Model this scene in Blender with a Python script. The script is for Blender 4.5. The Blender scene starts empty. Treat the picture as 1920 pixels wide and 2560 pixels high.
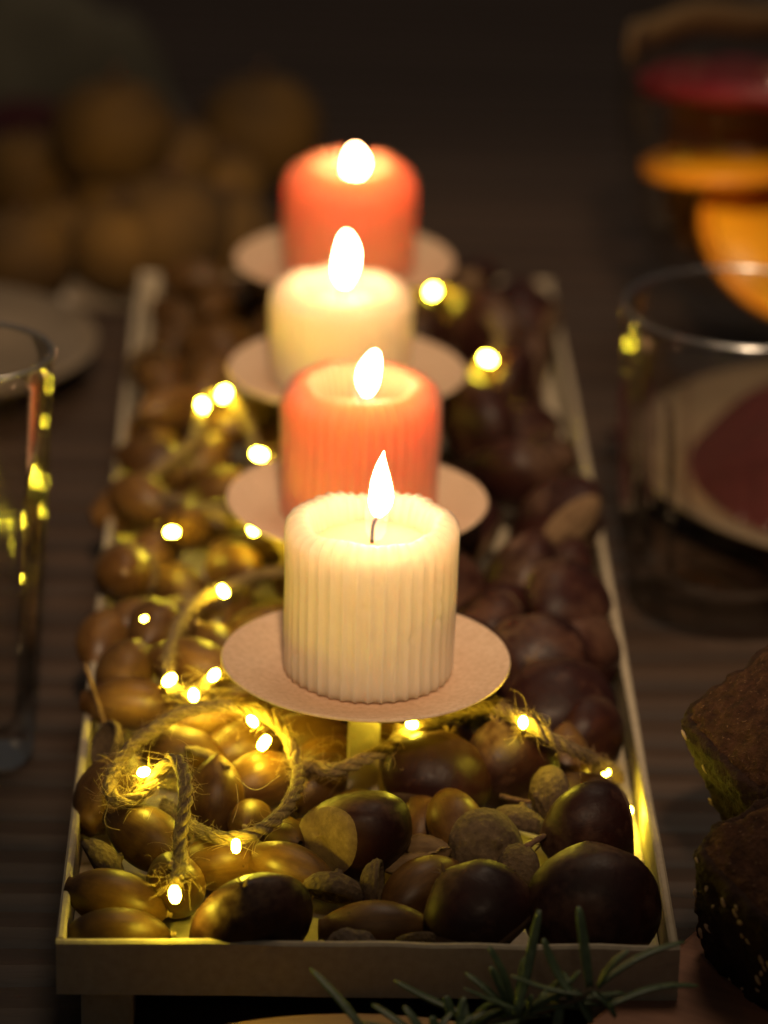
import bpy, math, random
from mathutils import Vector, Matrix, Quaternion, noise
random.seed(11)
S = bpy.context.scene
COL = S.collection
CM = 0.01
R = math.radians

# ------------------------------------------------------------------ camera
CAMP = Vector((-0.0231, -0.7634, 0.4469))
YAW, PITCH, ROLL, FPX = 0.0312, 0.3875, 0.0277, 9266.5
cf = Vector((math.sin(YAW)*math.cos(PITCH), math.cos(YAW)*math.cos(PITCH), -math.sin(PITCH)))
r0 = Vector((math.cos(YAW), -math.sin(YAW), 0)); u0 = r0.cross(cf)
cr = r0*math.cos(ROLL) + u0*math.sin(ROLL)
cu = -r0*math.sin(ROLL) + u0*math.cos(ROLL)
cam = bpy.data.cameras.new('camera'); camo = bpy.data.objects.new('camera', cam); COL.objects.link(camo)
m = Matrix((cr, cu, -cf)).transposed().to_4x4(); m.translation = CAMP
camo.matrix_world = m
cam.sensor_fit = 'VERTICAL'; cam.sensor_height = 36.0; cam.sensor_width = 27.0
cam.lens = FPX/2560*36
cam.clip_start = 0.02; cam.clip_end = 50
cam.dof.use_dof = True
cam.dof.focus_distance = 0.898
cam.dof.aperture_fstop = 7.2
S.camera = camo

def at(px, py, z):
    """the point of the horizontal plane z (metres) that the photograph shows at px, py"""
    d = cf + cr*((px-960)/FPX) - cu*((py-1280)/FPX)
    return CAMP + d*((z-CAMP.z)/d.z)

# ------------------------------------------------------------------ world and exposure
W = bpy.data.worlds.new('World'); S.world = W; W.use_nodes = True
bg = W.node_tree.nodes['Background']
bg.inputs[0].default_value = (1.0, 0.93, 0.84, 1); bg.inputs[1].default_value = 0.036
S.view_settings.view_transform = 'Standard'; S.view_settings.look = 'None'
S.view_settings.exposure = 0.0; S.view_settings.gamma = 1.0
S.view_settings.use_curve_mapping = False
# added unseen warm fill light, high over the far side of the table
la = bpy.data.lights.new('fill_disk', 'AREA'); la.shape = 'DISK'; la.size = .5; la.energy = 3.4; la.color = (1.0, .74, .50)
lo = bpy.data.objects.new('fill_disk', la); COL.objects.link(lo); lo.location = (.15, .55, 1.35)
lo.rotation_euler = Vector((.15, .35, 1.35)).to_track_quat('Z', 'Y').to_euler()
# added unseen spot above the near side, brightening the candles, not the near rim
sp = bpy.data.lights.new('fill_spot', 'SPOT'); sp.energy = 90; sp.color = (1.0, .70, .43); sp.shadow_soft_size = .05
sp.spot_size = R(14.4); sp.spot_blend = .42
so = bpy.data.objects.new('fill_spot', sp); COL.objects.link(so); so.location = (.03, -.95, 1.05)
so.rotation_euler = (R(51.3), 0, 0)
cy = S.cycles
cy.max_bounces = 12; cy.transparent_max_bounces = 12; cy.transmission_bounces = 10
cy.sample_clamp_indirect = 4.0; cy.caustics_refractive = False; cy.caustics_reflective = False
cy.use_denoising = True

FLAME_E, LED_E = 88.0, 235.0
FLAME_C = (1.0, 0.53, 0.25); LED_C = (1.0, 0.775, 0.045)

# ------------------------------------------------------------------ helpers
def srgb(r, g, b):
    f = lambda c: (c/255/12.92 if c/255 <= .04045 else ((c/255+.055)/1.055)**2.4)
    return (f(r), f(g), f(b), 1)

class N:
    """small node-tree writer"""
    def __init__(s, name):
        s.m = bpy.data.materials.new(name); s.m.use_nodes = True
        s.t = s.m.node_tree; s.b = s.t.nodes['Principled BSDF']; s.o = s.t.nodes['Material Output']
    def n(s, typ, **k):
        q = s.t.nodes.new(typ)
        for a, v in k.items(): setattr(q, a, v)
        return q
    def l(s, a, b): s.t.links.new(a, b)
    def set(s, **k):
        for a, v in k.items():
            q = s.b.inputs[a.replace('_', ' ')]
            if hasattr(v, 'is_output') or isinstance(v, bpy.types.NodeSocket): s.l(v, q)
            else: q.default_value = v
        return s
    def coord(s, scale=(1, 1, 1), rnd=True):
        tc = s.n('ShaderNodeTexCoord'); mp = s.n('ShaderNodeMapping')
        mp.inputs['Scale'].default_value = scale
        s.l(tc.outputs['Object'], mp.inputs['Vector'])
        if rnd:
            oi = s.n('ShaderNodeObjectInfo'); mu = s.n('ShaderNodeMath', operation='MULTIPLY'); mu.inputs[1].default_value = 37.0
            s.l(oi.outputs['Random'], mu.inputs[0])
            ad = s.n('ShaderNodeVectorMath', operation='ADD')
            s.l(mp.outputs[0], ad.inputs[0]); s.l(mu.outputs[0], ad.inputs[1])
            return ad.outputs[0]
        return mp.outputs[0]
    def noise(s, vec, scale, detail=4, rough=.55, dist=0):
        q = s.n('ShaderNodeTexNoise'); q.inputs['Scale'].default_value = scale
        q.inputs['Detail'].default_value = detail; q.inputs['Roughness'].default_value = rough
        q.inputs['Distortion'].default_value = dist
        s.l(vec, q.inputs['Vector']); return q.outputs['Fac']
    def ramp(s, fac, stops):
        q = s.n('ShaderNodeValToRGB'); e = q.color_ramp.elements
        while len(e) < len(stops): e.new(.5)
        for i, (p, c) in enumerate(stops):
            e[i].position = p; e[i].color = c if len(c) == 4 else (*c, 1)
        s.l(fac, q.inputs[0]); return q.outputs[0]
    def mix(s, fac, a, b, blend='MIX'):
        q = s.n('ShaderNodeMix', data_type='RGBA', blend_type=blend)
        for i, v in ((0, fac), (6, a), (7, b)):
            if isinstance(v, bpy.types.NodeSocket): s.l(v, q.inputs[i])
            else: q.inputs[i].default_value = v if not isinstance(v, tuple) or len(v) == 4 else (*v, 1)
        return q.outputs[2]
    def bump(s, h, strength, dist, prev=None):
        q = s.n('ShaderNodeBump'); q.inputs['Strength'].default_value = strength; q.inputs['Distance'].default_value = dist
        s.l(h, q.inputs['Height'])
        if prev is not None: s.l(prev, q.inputs['Normal'])
        s.l(q.outputs[0], s.b.inputs['Normal']); return q.outputs[0]
    def rand_ramp(s, stops):
        oi = s.n('ShaderNodeObjectInfo'); return s.ramp(oi.outputs['Random'], stops)

M = {}
def wax(key, base, radius, scale):
    q = N(key); v = q.coord((1, 1, 1), True)
    n1 = q.noise(v, 160, 5); n2 = q.noise(v, 900, 3)
    c = q.mix(q.ramp(n1, [(.35, (0, 0, 0)), (.75, (1, 1, 1))]), base, tuple(x*.93 for x in base[:3]))
    q.set(Base_Color=c, Roughness=.46, Subsurface_Weight=.72, Subsurface_Radius=radius, Subsurface_Scale=scale, Specular_IOR_Level=.35)
    q.b.subsurface_method = 'RANDOM_WALK'
    h = q.mix(.25, n1, n2); q.bump(h, .35, .0006)
    M[key] = q.m
wax('cream_wax', (.95, .68, .44), (1.0, .75, .55), .08)
wax('orange_wax', (.84, .25, .14), (1.0, .42, .30), .07)
q = N('molten_cream'); q.set(Base_Color=(.93, .74, .42, 1), Roughness=.06, Subsurface_Weight=1.0, Subsurface_Radius=(1, .6, .3), Subsurface_Scale=.012); M['molten_cream'] = q.m
q = N('molten_orange'); q.set(Base_Color=(.85, .26, .10, 1), Roughness=.06, Subsurface_Weight=1.0, Subsurface_Radius=(1, .3, .12), Subsurface_Scale=.012); M['molten_orange'] = q.m

q = N('flame'); e = q.n('ShaderNodeEmission'); e.inputs[0].default_value = (*FLAME_C, 1); e.inputs[1].default_value = FLAME_E
q.l(e.outputs[0], q.o.inputs[0]); M['flame'] = q.m
q = N('flame_mantle'); e = q.n('ShaderNodeEmission'); e.inputs[0].default_value = (.95, .75, .70, 1); e.inputs[1].default_value = .16
t = q.n('ShaderNodeBsdfTransparent'); a = q.n('ShaderNodeAddShader'); q.l(e.outputs[0], a.inputs[0]); q.l(t.outputs[0], a.inputs[1]); q.l(a.outputs[0], q.o.inputs[0]); M['flame_mantle'] = q.m
q = N('flame_edge'); e = q.n('ShaderNodeEmission'); e.inputs[0].default_value = (1.0, .42, .10, 1); e.inputs[1].default_value = .22
t = q.n('ShaderNodeBsdfTransparent'); a = q.n('ShaderNodeAddShader'); q.l(e.outputs[0], a.inputs[0]); q.l(t.outputs[0], a.inputs[1]); q.l(a.outputs[0], q.o.inputs[0]); M['flame_edge'] = q.m
q = N('led'); e = q.n('ShaderNodeEmission'); e.inputs[0].default_value = (*LED_C, 1); e.inputs[1].default_value = LED_E
q.l(e.outputs[0], q.o.inputs[0]); M['led'] = q.m
q = N('wick'); q.set(Base_Color=(.02, .014, .01, 1), Roughness=.9); M['wick'] = q.m

q = N('kraft_card'); v = q.coord((1, 1, 1))
n1 = q.noise(v, 700, 4); n2 = q.noise(v, 2400, 3); n3 = q.noise(v, 60, 3)
c = q.ramp(n1, [(.3, (.54, .38, .25)), (.55, (.66, .48, .33)), (.8, (.72, .55, .39))])
c = q.mix(q.ramp(n2, [(.66, (0, 0, 0)), (.74, (1, 1, 1))]), c, (.30, .18, .10))
c = q.mix(q.ramp(n3, [(.3, (0, 0, 0)), (.7, (.35, .35, .35))]), c, (.5, .33, .2))
q.set(Base_Color=c, Roughness=.82, Specular_IOR_Level=.25); q.bump(q.mix(.5, n1, n2), .4, .0004); M['kraft'] = q.m

q = N('tray_card'); v = q.coord((1, 1, 1), False); v2 = q.coord((.2, 1, 1), False)
n1 = q.noise(v, 420, 5); n2 = q.noise(v2, 1800, 3); n3 = q.noise(v, 25, 3)
c = q.ramp(n1, [(.3, (.38, .32, .225)), (.7, (.47, .405, .295))])
c = q.mix(q.ramp(n3, [(.35, (0, 0, 0)), (.8, (.5, .5, .5))]), c, (.33, .27, .185))
q.set(Base_Color=c, Roughness=.62, Specular_IOR_Level=.35); q.bump(q.mix(.5, n1, n2), .3, .0004); M['tray'] = q.m

def acorn_mat(key, a, b, c3):
    q = N(key); v = q.coord((1, 1, .12)); vi = q.coord((1, 1, 1))
    n1 = q.noise(v, 900, 4, .6); n2 = q.noise(vi, 130, 4, .6); n3 = q.noise(vi, 520, 3)
    c = q.ramp(n2, [(.3, a), (.55, b), (.78, c3)])
    c = q.mix(q.ramp(n1, [(.42, (0, 0, 0)), (.72, (.42, .42, .42))]), c, tuple(x*.5 for x in a))
    c = q.mix(q.ramp(n3, [(.68, (0, 0, 0)), (.76, (.7, .7, .7))]), c, (.02, .009, .004))
    hv = q.n('ShaderNodeHueSaturation'); q.l(c, hv.inputs['Color'])
    q.l(q.rand_ramp([(0, (.62, .62, .62)), (1, (1.25, 1.25, 1.25))]), hv.inputs['Value'])
    r = q.ramp(n2, [(.3, (.36, .36, .36)), (.75, (.58, .58, .58))])
    q.set(Base_Color=hv.outputs[0], Roughness=r, Specular_IOR_Level=.30, Subsurface_Weight=.12, Subsurface_Radius=(1, .5, .2), Subsurface_Scale=.002)
    q.bump(q.mix(.6, n1, n2), .22, .0005); M[key] = q.m
acorn_mat('acorn', (.070, .030, .0075), (.115, .056, .0135), (.165, .088, .024))
acorn_mat('acorn_tip', (.33, .22, .10), (.42, .29, .14), (.46, .33, .17))

q = N('chestnut'); v = q.coord((1, 1, .10)); vi = q.coord((1, 1, 1))
n1 = q.noise(v, 700, 4, .6); n2 = q.noise(vi, 75, 4, .6); n3 = q.noise(vi, 380, 4)
c = q.ramp(n2, [(.3, (.012, .0032, .0030)), (.55, (.024, .0066, .0052)), (.8, (.055, .017, .011))])
c = q.mix(q.ramp(n1, [(.4, (0, 0, 0)), (.75, (.6, .6, .6))]), c, (.018, .006, .005))
sp = q.n('ShaderNodeSeparateXYZ'); tc = q.n('ShaderNodeTexCoord'); q.l(tc.outputs['Object'], sp.inputs[0])
mr = q.n('ShaderNodeMapRange'); mr.inputs[1].default_value = .0075; mr.inputs[2].default_value = .0150; q.l(sp.outputs['Z'], mr.inputs[0])
mu = q.n('ShaderNodeMath', operation='MULTIPLY'); q.l(mr.outputs[0], mu.inputs[0]); q.l(q.ramp(n3, [(.35, (.1, .1, .1)), (.7, (.8, .8, .8))]), mu.inputs[1])
c = q.mix(mu.outputs[0], c, (.15, .09, .05))
c = q.mix(q.ramp(q.noise(vi, 48, 5, .65), [(.53, (0, 0, 0)), (.66, (.75, .75, .75))]), c, (.085, .040, .025))
q.set(Base_Color=c, Roughness=q.ramp(n3, [(.3, (.36, .36, .36)), (.7, (.6, .6, .6))]), Specular_IOR_Level=.22)
q.bump(q.mix(.6, n1, n3), .32, .0006); M['chestnut'] = q.m
q = N('hilum'); v = q.coord((1, 1, 1)); n1 = q.noise(v, 420, 5, .65); n2 = q.noise(v, 1500, 3)
c = q.ramp(n1, [(.3, (.10, .055, .024)), (.6, (.17, .105, .05)), (.8, (.24, .155, .08))])
q.set(Base_Color=c, Roughness=.85); q.bump(q.mix(.5, n1, n2), .6, .0007); M['hilum'] = q.m
q = N('cap'); v = q.coord((1, 1, 1)); n1 = q.noise(v, 600, 5, .65)
vo = q.n('ShaderNodeTexVoronoi'); vo.inputs['Scale'].default_value = 800; q.l(v, vo.inputs['Vector'])
c = q.ramp(n1, [(.3, (.055, .033, .014)), (.6, (.11, .07, .032)), (.8, (.18, .125, .062))])
q.set(Base_Color=c, Roughness=.9); h = q.mix(.5, n1, vo.outputs['Distance']); q.bump(h, .8, .0008); M['cap'] = q.m
q = N('bark'); v = q.coord((1, 1, .15)); n1 = q.noise(v, 900, 5)
q.set(Base_Color=q.ramp(n1, [(.3, (.06, .028, .018)), (.7, (.17, .09, .05))]), Roughness=.85); q.bump(n1, .6, .0006); M['bark'] = q.m
q = N('husk'); v = q.coord((1, 1, .2)); n1 = q.noise(v, 700, 5)
q.set(Base_Color=q.ramp(n1, [(.3, (.11, .06, .02)), (.7, (.21, .13, .05))]), Roughness=.75); q.bump(n1, .5, .0006); M['husk'] = q.m
q = N('stone'); v = q.coord((1, 1, 1)); n1 = q.noise(v, 500, 5)
q.set(Base_Color=q.ramp(n1, [(.3, (.06, .04, .026)), (.7, (.15, .105, .07))]), Roughness=.9); q.bump(n1, .7, .0007); M['stone'] = q.m
q = N('jute'); v = q.coord((1, 1, 1), False); n1 = q.noise(v, 900, 5, .7)
q.set(Base_Color=q.ramp(n1, [(.3, (.07, .045, .018)), (.55, (.17, .113, .05)), (.8, (.29, .20, .095))]), Roughness=.85); q.bump(n1, .8, .0007); M['jute'] = q.m
q = N('jute_fibre'); q.set(Base_Color=(.36, .25, .12, 1), Roughness=.6, Subsurface_Weight=0.0); M['fibre'] = q.m

q = N('table_wood'); v = q.coord((.16, 1, 1), False); v3 = q.coord((.05, 1, 1), False)
n1 = q.noise(v3, 60, 5, .55, .6); n2 = q.noise(v, 900, 4); n3 = q.noise(v, 16, 3)
wv = q.n('ShaderNodeTexWave', wave_type='BANDS', bands_direction='Y', wave_profile='SAW')
wv.inputs['Scale'].default_value = 17; wv.inputs['Distortion'].default_value = 9.0; wv.inputs['Detail'].default_value = 3; wv.inputs['Detail Scale'].default_value = .5
q.l(v, wv.inputs['Vector'])
g = q.ramp(wv.outputs['Fac'], [(.0, (0, 0, 0)), (.20, (.55, .55, .55)), (.6, (1, 1, 1)), (1, (.8, .8, .8))])
c = q.ramp(n1, [(.3, (.036, .021, .0135)), (.7, (.076, .047, .031))])
c = q.mix(g, (.010, .0055, .0035), c)
c = q.mix(q.ramp(n2, [(.4, (0, 0, 0)), (.8, (.4, .4, .4))]), c, (.025, .014, .009))
q.set(Base_Color=c, Roughness=.55, Specular_IOR_Level=.35); b1 = q.bump(g, 1.0, .0030); q.bump(n2, .3, .0005, b1); M['table'] = q.m

def wood(key, a, b):
    q = N(key); v = q.coord((.12, 1, 1)); n1 = q.noise(v, 160, 5, .6, .8); n2 = q.noise(v, 900, 3)
    q.set(Base_Color=q.mix(.3, q.ramp(n1, [(.3, a), (.7, b)]), q.ramp(n2, [(.3, a), (.7, b)])), Roughness=.5); q.bump(q.mix(.5, n1, n2), .25, .0005); M[key] = q.m
wood('board_wood', (.20, .085, .045), (.34, .16, .09))
wood('round_board_wood', (.30, .17, .08), (.46, .29, .15))

def glass(key, col=(1, 1, 1, 1), rough=.0, ior=1.47):
    q = N(key); q.set(Base_Color=col, Roughness=rough, Transmission_Weight=1.0, IOR=ior); M[key] = q.m
glass('glass')
q = N('thin_glass'); lw = q.n('ShaderNodeLayerWeight'); lw.inputs[0].default_value = .16; t = q.n('ShaderNodeBsdfTransparent'); t.inputs[0].default_value = (.99, .98, .96, 1)
g = q.n('ShaderNodeBsdfGlossy'); g.inputs['Roughness'].default_value = .09; mx = q.n('ShaderNodeMixShader')
fm = q.n('ShaderNodeMath', operation='MULTIPLY'); fm.inputs[1].default_value = .7; q.l(lw.outputs['Fresnel'], fm.inputs[0]); q.l(fm.outputs[0], mx.inputs[0]); q.l(t.outputs[0], mx.inputs[1]); q.l(g.outputs[0], mx.inputs[2]); q.l(mx.outputs[0], q.o.inputs[0]); M['thin_glass'] = q.m
fm2 = M['thin_glass'].copy(); fm2.name = 'goblet_glass'; fm2.node_tree.nodes[fm.name].inputs[1].default_value = .3; M['goblet_glass'] = fm2
q = N('glass_rim'); t = q.n('ShaderNodeBsdfTransparent'); g = q.n('ShaderNodeBsdfGlossy'); g.inputs['Roughness'].default_value = .25; mx = q.n('ShaderNodeMixShader'); mx.inputs[0].default_value = .32
q.l(t.outputs[0], mx.inputs[1]); q.l(g.outputs[0], mx.inputs[2]); q.l(mx.outputs[0], q.o.inputs[0]); M['glass_rim'] = q.m
q = N('porcelain'); v = q.coord(); n1 = q.noise(v, 40, 3); q.set(Base_Color=q.ramp(n1, [(.3, (.15, .12, .085)), (.7, (.20, .16, .115))]), Roughness=.25); M['porcelain'] = q.m
def plain(key, a, b, rough=.7, sc=200, bmp=.4):
    q = N(key); v = q.coord(); n1 = q.noise(v, sc, 5); q.set(Base_Color=q.ramp(n1, [(.3, a), (.7, b)]), Roughness=rough); q.bump(n1, bmp, .001); M[key] = q.m
plain('red_cloth', (.035, .002, .004), (.07, .004, .008), .85, 500)
plain('grey_cloth', (.09, .08, .05), (.13, .115, .075), .9, 500)
plain('dark_cloth', (.012, .016, .012), (.02, .024, .018), .9, 500)
plain('fruit', (.030, .014, .001), (.125, .062, .004), .85, 26)
plain('orange_flesh', (.85, .36, .01), (.95, .48, .02), .4, 300)
plain('orange_rind', (.85, .30, .01), (.92, .38, .015), .45, 300)
plain('drink', (.10, .045, .010), (.16, .075, .018), .25, 60, .1)
plain('cranberry', (.12, .002, .010), (.19, .004, .016), .5, 200, .1)
plain('seed', (.42, .28, .16), (.60, .44, .28), .7, 900)
q = N('rye_crumb'); v = q.coord((1, 1, 1)); n1 = q.noise(v, 260, 6, .7); n2 = q.noise(v, 900, 4); n3 = q.noise(v, 90, 3)
c = q.ramp(n1, [(.3, (.022, .009, .005)), (.5, (.066, .028, .013)), (.8, (.135, .062, .031))])
c = q.mix(q.ramp(n2, [(.62, (0, 0, 0)), (.72, (.8, .8, .8))]), c, (.26, .15, .08))
q.set(Base_Color=c, Roughness=.9, Specular_IOR_Level=.2); q.bump(q.mix(.45, n1, n2), 1.0, .0040); M['crumb'] = q.m
q = N('rye_crust'); v = q.coord((1, 1, 1)); n1 = q.noise(v, 220, 6, .7); n2 = q.noise(v, 1100, 4)
c = q.ramp(n1, [(.3, (.013, .006, .004)), (.6, (.036, .015, .008)), (.85, (.075, .034, .018))])
q.set(Base_Color=c, Roughness=.85, Specular_IOR_Level=.25); q.bump(q.mix(.5, n1, n2), 1.0, .0022); M['crust'] = q.m
q = N('rosemary'); v = q.coord((1, 1, .2)); n1 = q.noise(v, 600, 3)
q.set(Base_Color=q.ramp(n1, [(.3, (.045, .075, .030)), (.7, (.10, .145, .065))]), Roughness=.45, Subsurface_Weight=.15, Subsurface_Radius=(.4, 1, .2), Subsurface_Scale=.001); q.bump(n1, .3, .0004); M['rosemary'] = q.m
q = N('rosemary_stem'); q.set(Base_Color=(.10, .075, .04, 1), Roughness=.8); M['rosemary_stem'] = q.m

def obj(name, verts, faces, mat, parent=None, smooth=True):
    me = bpy.data.meshes.new(name); me.from_pydata([tuple(v) for v in verts], [], faces)
    if smooth: me.polygons.foreach_set('use_smooth', [True]*len(me.polygons))
    me.update(); return mobj(name, me, mat, parent)
def mobj(name, me, mat, parent=None):
    o = bpy.data.objects.new(name, me); COL.objects.link(o)
    if mat and not me.materials: me.materials.append(M[mat])
    if parent is not None: o.parent = parent
    return o
def tag(o, label=None, cat=None, group=None, kind=None):
    for k, v in (('label', label), ('category', cat), ('group', group), ('kind', kind)):
        if v: o[k] = v
    return o
def thing(name, label, cat, loc=(0, 0, 0), group=None, rot=None):
    o = bpy.data.objects.new(name, None); COL.objects.link(o); o.location = loc; o.empty_display_size = .01
    if rot is not None: o.rotation_mode = 'QUATERNION'; o.rotation_quaternion = rot
    return tag(o, label, cat, group)

def lathe(prof, n=48, f=None):
    """rings of the (r, z) profile; f(r, z, angle) may displace; r = 0 ends become poles"""
    V, F, rings = [], [], []
    for (r, z) in prof:
        if r < 1e-7:
            p = (0, 0, z) if f is None else f(0, z, 0)
            rings.append([len(V)]); V.append(p)
        else:
            ring = []
            for k in range(n):
                a = 2*math.pi*k/n
                p = (r*math.cos(a), r*math.sin(a), z) if f is None else f(r, z, a)
                ring.append(len(V)); V.append(p)
            rings.append(ring)
    for A, B in zip(rings, rings[1:]):
        for k in range(n):
            k2 = (k+1) % n
            if len(A) == 1 and len(B) == 1: continue
            if len(A) == 1: F.append((A[0], B[k2], B[k]))
            elif len(B) == 1: F.append((A[k], A[k2], B[0]))
            else: F.append((A[k], A[k2], B[k2], B[k]))
    return V, F
def spline(P, step):
    """Catmull-Rom through the points, resampled evenly"""
    P = [Vector(p) for p in P]; out = []
    Q = [P[0]*2-P[1]] + P + [P[-1]*2-P[-2]]
    for i in range(1, len(Q)-2):
        for k in range(12):
            t = k/12; a, b, c, d = Q[i-1:i+3]
            out.append(.5*((2*b)+(c-a)*t+(2*a-5*b+4*c-d)*t*t+(3*b-a-3*c+d)*t**3))
    out.append(P[-1])
    res = [out[0]]; acc = 0
    for a, b in zip(out, out[1:]):
        L = (b-a).length
        while acc+L >= step and L > 1e-12:
            a = a+(b-a)*((step-acc)/L); L = (b-a).length; acc = 0; res.append(a.copy())
        acc += L
    return res
def frames(P):
    T = [(P[min(i+1, len(P)-1)]-P[max(i-1, 0)]).normalized() for i in range(len(P))]
    n = T[0].orthogonal().normalized(); Fm = []
    for i, t in enumerate(T):
        n = (n-t*n.dot(t)).normalized(); Fm.append((t, n, t.cross(n)))
    return Fm
def tube(P, rad, k=8, cap=True, flat=1.0):
    V, F = [], []; fr = frames(P)
    for i, (p, (t, n, b)) in enumerate(zip(P, fr)):
        r = rad(i/(len(P)-1)) if callable(rad) else rad
        for j in range(k):
            a = 2*math.pi*j/k; V.append(p+n*(r*math.cos(a))+b*(r*flat*math.sin(a)))
    for i in range(len(P)-1):
        for j in range(k):
            j2 = (j+1) % k; F.append((i*k+j, i*k+j2, (i+1)*k+j2, (i+1)*k+j))
    if cap:
        F.append(tuple(range(k))[::-1]); F.append(tuple((len(P)-1)*k+j for j in range(k)))
    return V, F
def box(x0, x1, y0, y1, z0, z1, bev=0):
    """a box with chamfered edges"""
    if bev <= 0:
        V = [(x, y, z) for z in (z0, z1) for y in (y0, y1) for x in (x0, x1)]
        return V, [(0, 2, 3, 1), (4, 5, 7, 6), (0, 1, 5, 4), (2, 6, 7, 3), (0, 4, 6, 2), (1, 3, 7, 5)]
    import bmesh
    bm = bmesh.new(); vs = [bm.verts.new(p) for p in [(x, y, z) for z in (z0, z1) for y in (y0, y1) for x in (x0, x1)]]
    for f in [(0, 2, 3, 1), (4, 5, 7, 6), (0, 1, 5, 4), (2, 6, 7, 3), (0, 4, 6, 2), (1, 3, 7, 5)]: bm.faces.new([vs[i] for i in f])
    bmesh.ops.bevel(bm, geom=bm.edges[:], offset=bev, segments=2, affect='EDGES', profile=.5)
    bm.verts.index_update(); V = [v.co.copy() for v in bm.verts]; F = [tuple(v.index for v in f.verts) for f in bm.faces]; bm.free(); return V, F
def join(*parts):
    V, F = [], []
    for v, f in parts:
        o = len(V); V += list(v); F += [tuple(i+o for i in q) for q in f]
    return V, F
def zaxis(d, roll=0):
    return Vector((0, 0, 1)).rotation_difference(Vector(d).normalized()) @ Quaternion((0, 0, 1), roll)
def dirv(ang, tilt):
    a, t = R(ang), R(tilt); return Vector((math.cos(a)*math.cos(t), math.sin(a)*math.cos(t), math.sin(t)))
nz = noise.noise

# ------------------------------------------------------------------ the setting: table top
V, F = box(-1.4, 1.4, -1.0, 2.6, -.035, 0)
tag(obj('table_top', V, F, 'table', None, False), 'dark brown rough grained wooden table top', None, None, 'structure')

# ------------------------------------------------------------------ tray
TW, TL, RIM, FLO, WT = .146, .4887, .026, .014, .0022
tray = thing('tray', 'long narrow cream card tray on feet, filled with acorns and chestnuts', 'tray', (0, 0, 0))
B = .0006
# each wall bows a little like real card
def wall(x0, x1, y0, y1, z0, z1, name, along, amp):
    V, F = [], []; n = 40
    for i in range(n+1):
        t = i/n
        w = amp*math.sin(math.pi*t)+  .00045*nz((t*9, x0*50, y0*50)); dz = .00055*nz((t*11, 3+x0*90, y0*90))
        for (u, z) in ((0, z0), (1, z0), (1, z1-B), (.72, z1), (.28, z1), (0, z1-B)):
            zz = z+(dz if z > z0+.001 else 0)
            if along == 'y': V.append((x0+(x1-x0)*u+w, y0+(y1-y0)*t, zz))
            else: V.append((x0+(x1-x0)*t, y0+(y1-y0)*u+w, zz))
    for i in range(n):
        for k in range(6):
            k2 = (k+1) % 6; F.append((i*6+k, (i+1)*6+k, (i+1)*6+k2, i*6+k2))
    F.append(tuple(range(6))); F.append(tuple(n*6+k for k in range(6))[::-1])
    return obj(name, V, F, 'tray', tray, False)
wall(-TW/2, -TW/2+WT, WT+.0001, TL-WT-.0001, .0118, RIM-.0002, 'side_wall', 'y', -.0006)
wall(TW/2-WT, TW/2, WT+.0001, TL-WT-.0001, .0118, RIM-.0002, 'side_wall', 'y', .0012)
wall(-TW/2, TW/2, 0, WT, .0118, RIM, 'end_wall', 'x', .0)
wall(-TW/2, TW/2, TL-WT, TL, .0118, RIM, 'end_wall', 'x', .0)
V, F = box(-TW/2+WT+.0001, TW/2-WT-.0001, WT+.0001, TL-WT-.0001, .0121, FLO)
obj('floor', V, F, 'tray', tray, False)
for fx in (-.0675, .0535):
    for fy in (.004, .44):
        V, F = box(fx, fx+.0125, fy, fy+.03, .0001, .0117, .0008); obj('foot', V, F, 'tray', tray, False)

# ------------------------------------------------------------------ candles and their holders
PZ = .0558                      # height of the dish rims
CY = [.0953+.1076*k for k in range(4)]
CX = [.0001, -.0005, -.0022, -.0018]
def ribbed(nr, depth, amp, seed, crest):
    rd = random.Random(int(seed*10)); dents = [(rd.uniform(0, 6.283), rd.uniform(.004, crest-.006), rd.uniform(.0007, .0016), rd.uniform(.0003, .0007)) for _ in range(26)]
    def f(r, z, a):
        u = .5+.5*math.cos(nr*a); rib = depth*(u**2.2)
        w = amp*nz((math.cos(a)*1.3+seed, math.sin(a)*1.3, z*60))
        fade = max(0, min(1, (r-.011)/.006))
        rr = r+(rib+w)*fade
        if r > .018:
            for (da, dz, dr, dd) in dents:
                q2 = ((math.atan2(math.sin(a-da), math.cos(a-da))*r)**2+(z-dz)**2)/(dr*dr)
                if q2 < 4: rr -= dd*math.exp(-q2)
        zz = z
        if z > crest-.012: zz = z+(.0016*nz((math.cos(a)*2.2+seed, math.sin(a)*2.2, 5))+.0005*u*fade)*max(0, min(1, (z-crest+.012)/.010))
        return (rr*math.cos(a), rr*math.sin(a), zz)
    return f
def arc(cx, cz, rx, rz, a0, a1, n):
    return [(cx+rx*math.cos(R(a0+(a1-a0)*i/n)), cz+rz*math.sin(R(a0+(a1-a0)*i/n))) for i in range(n+1)]
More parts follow.
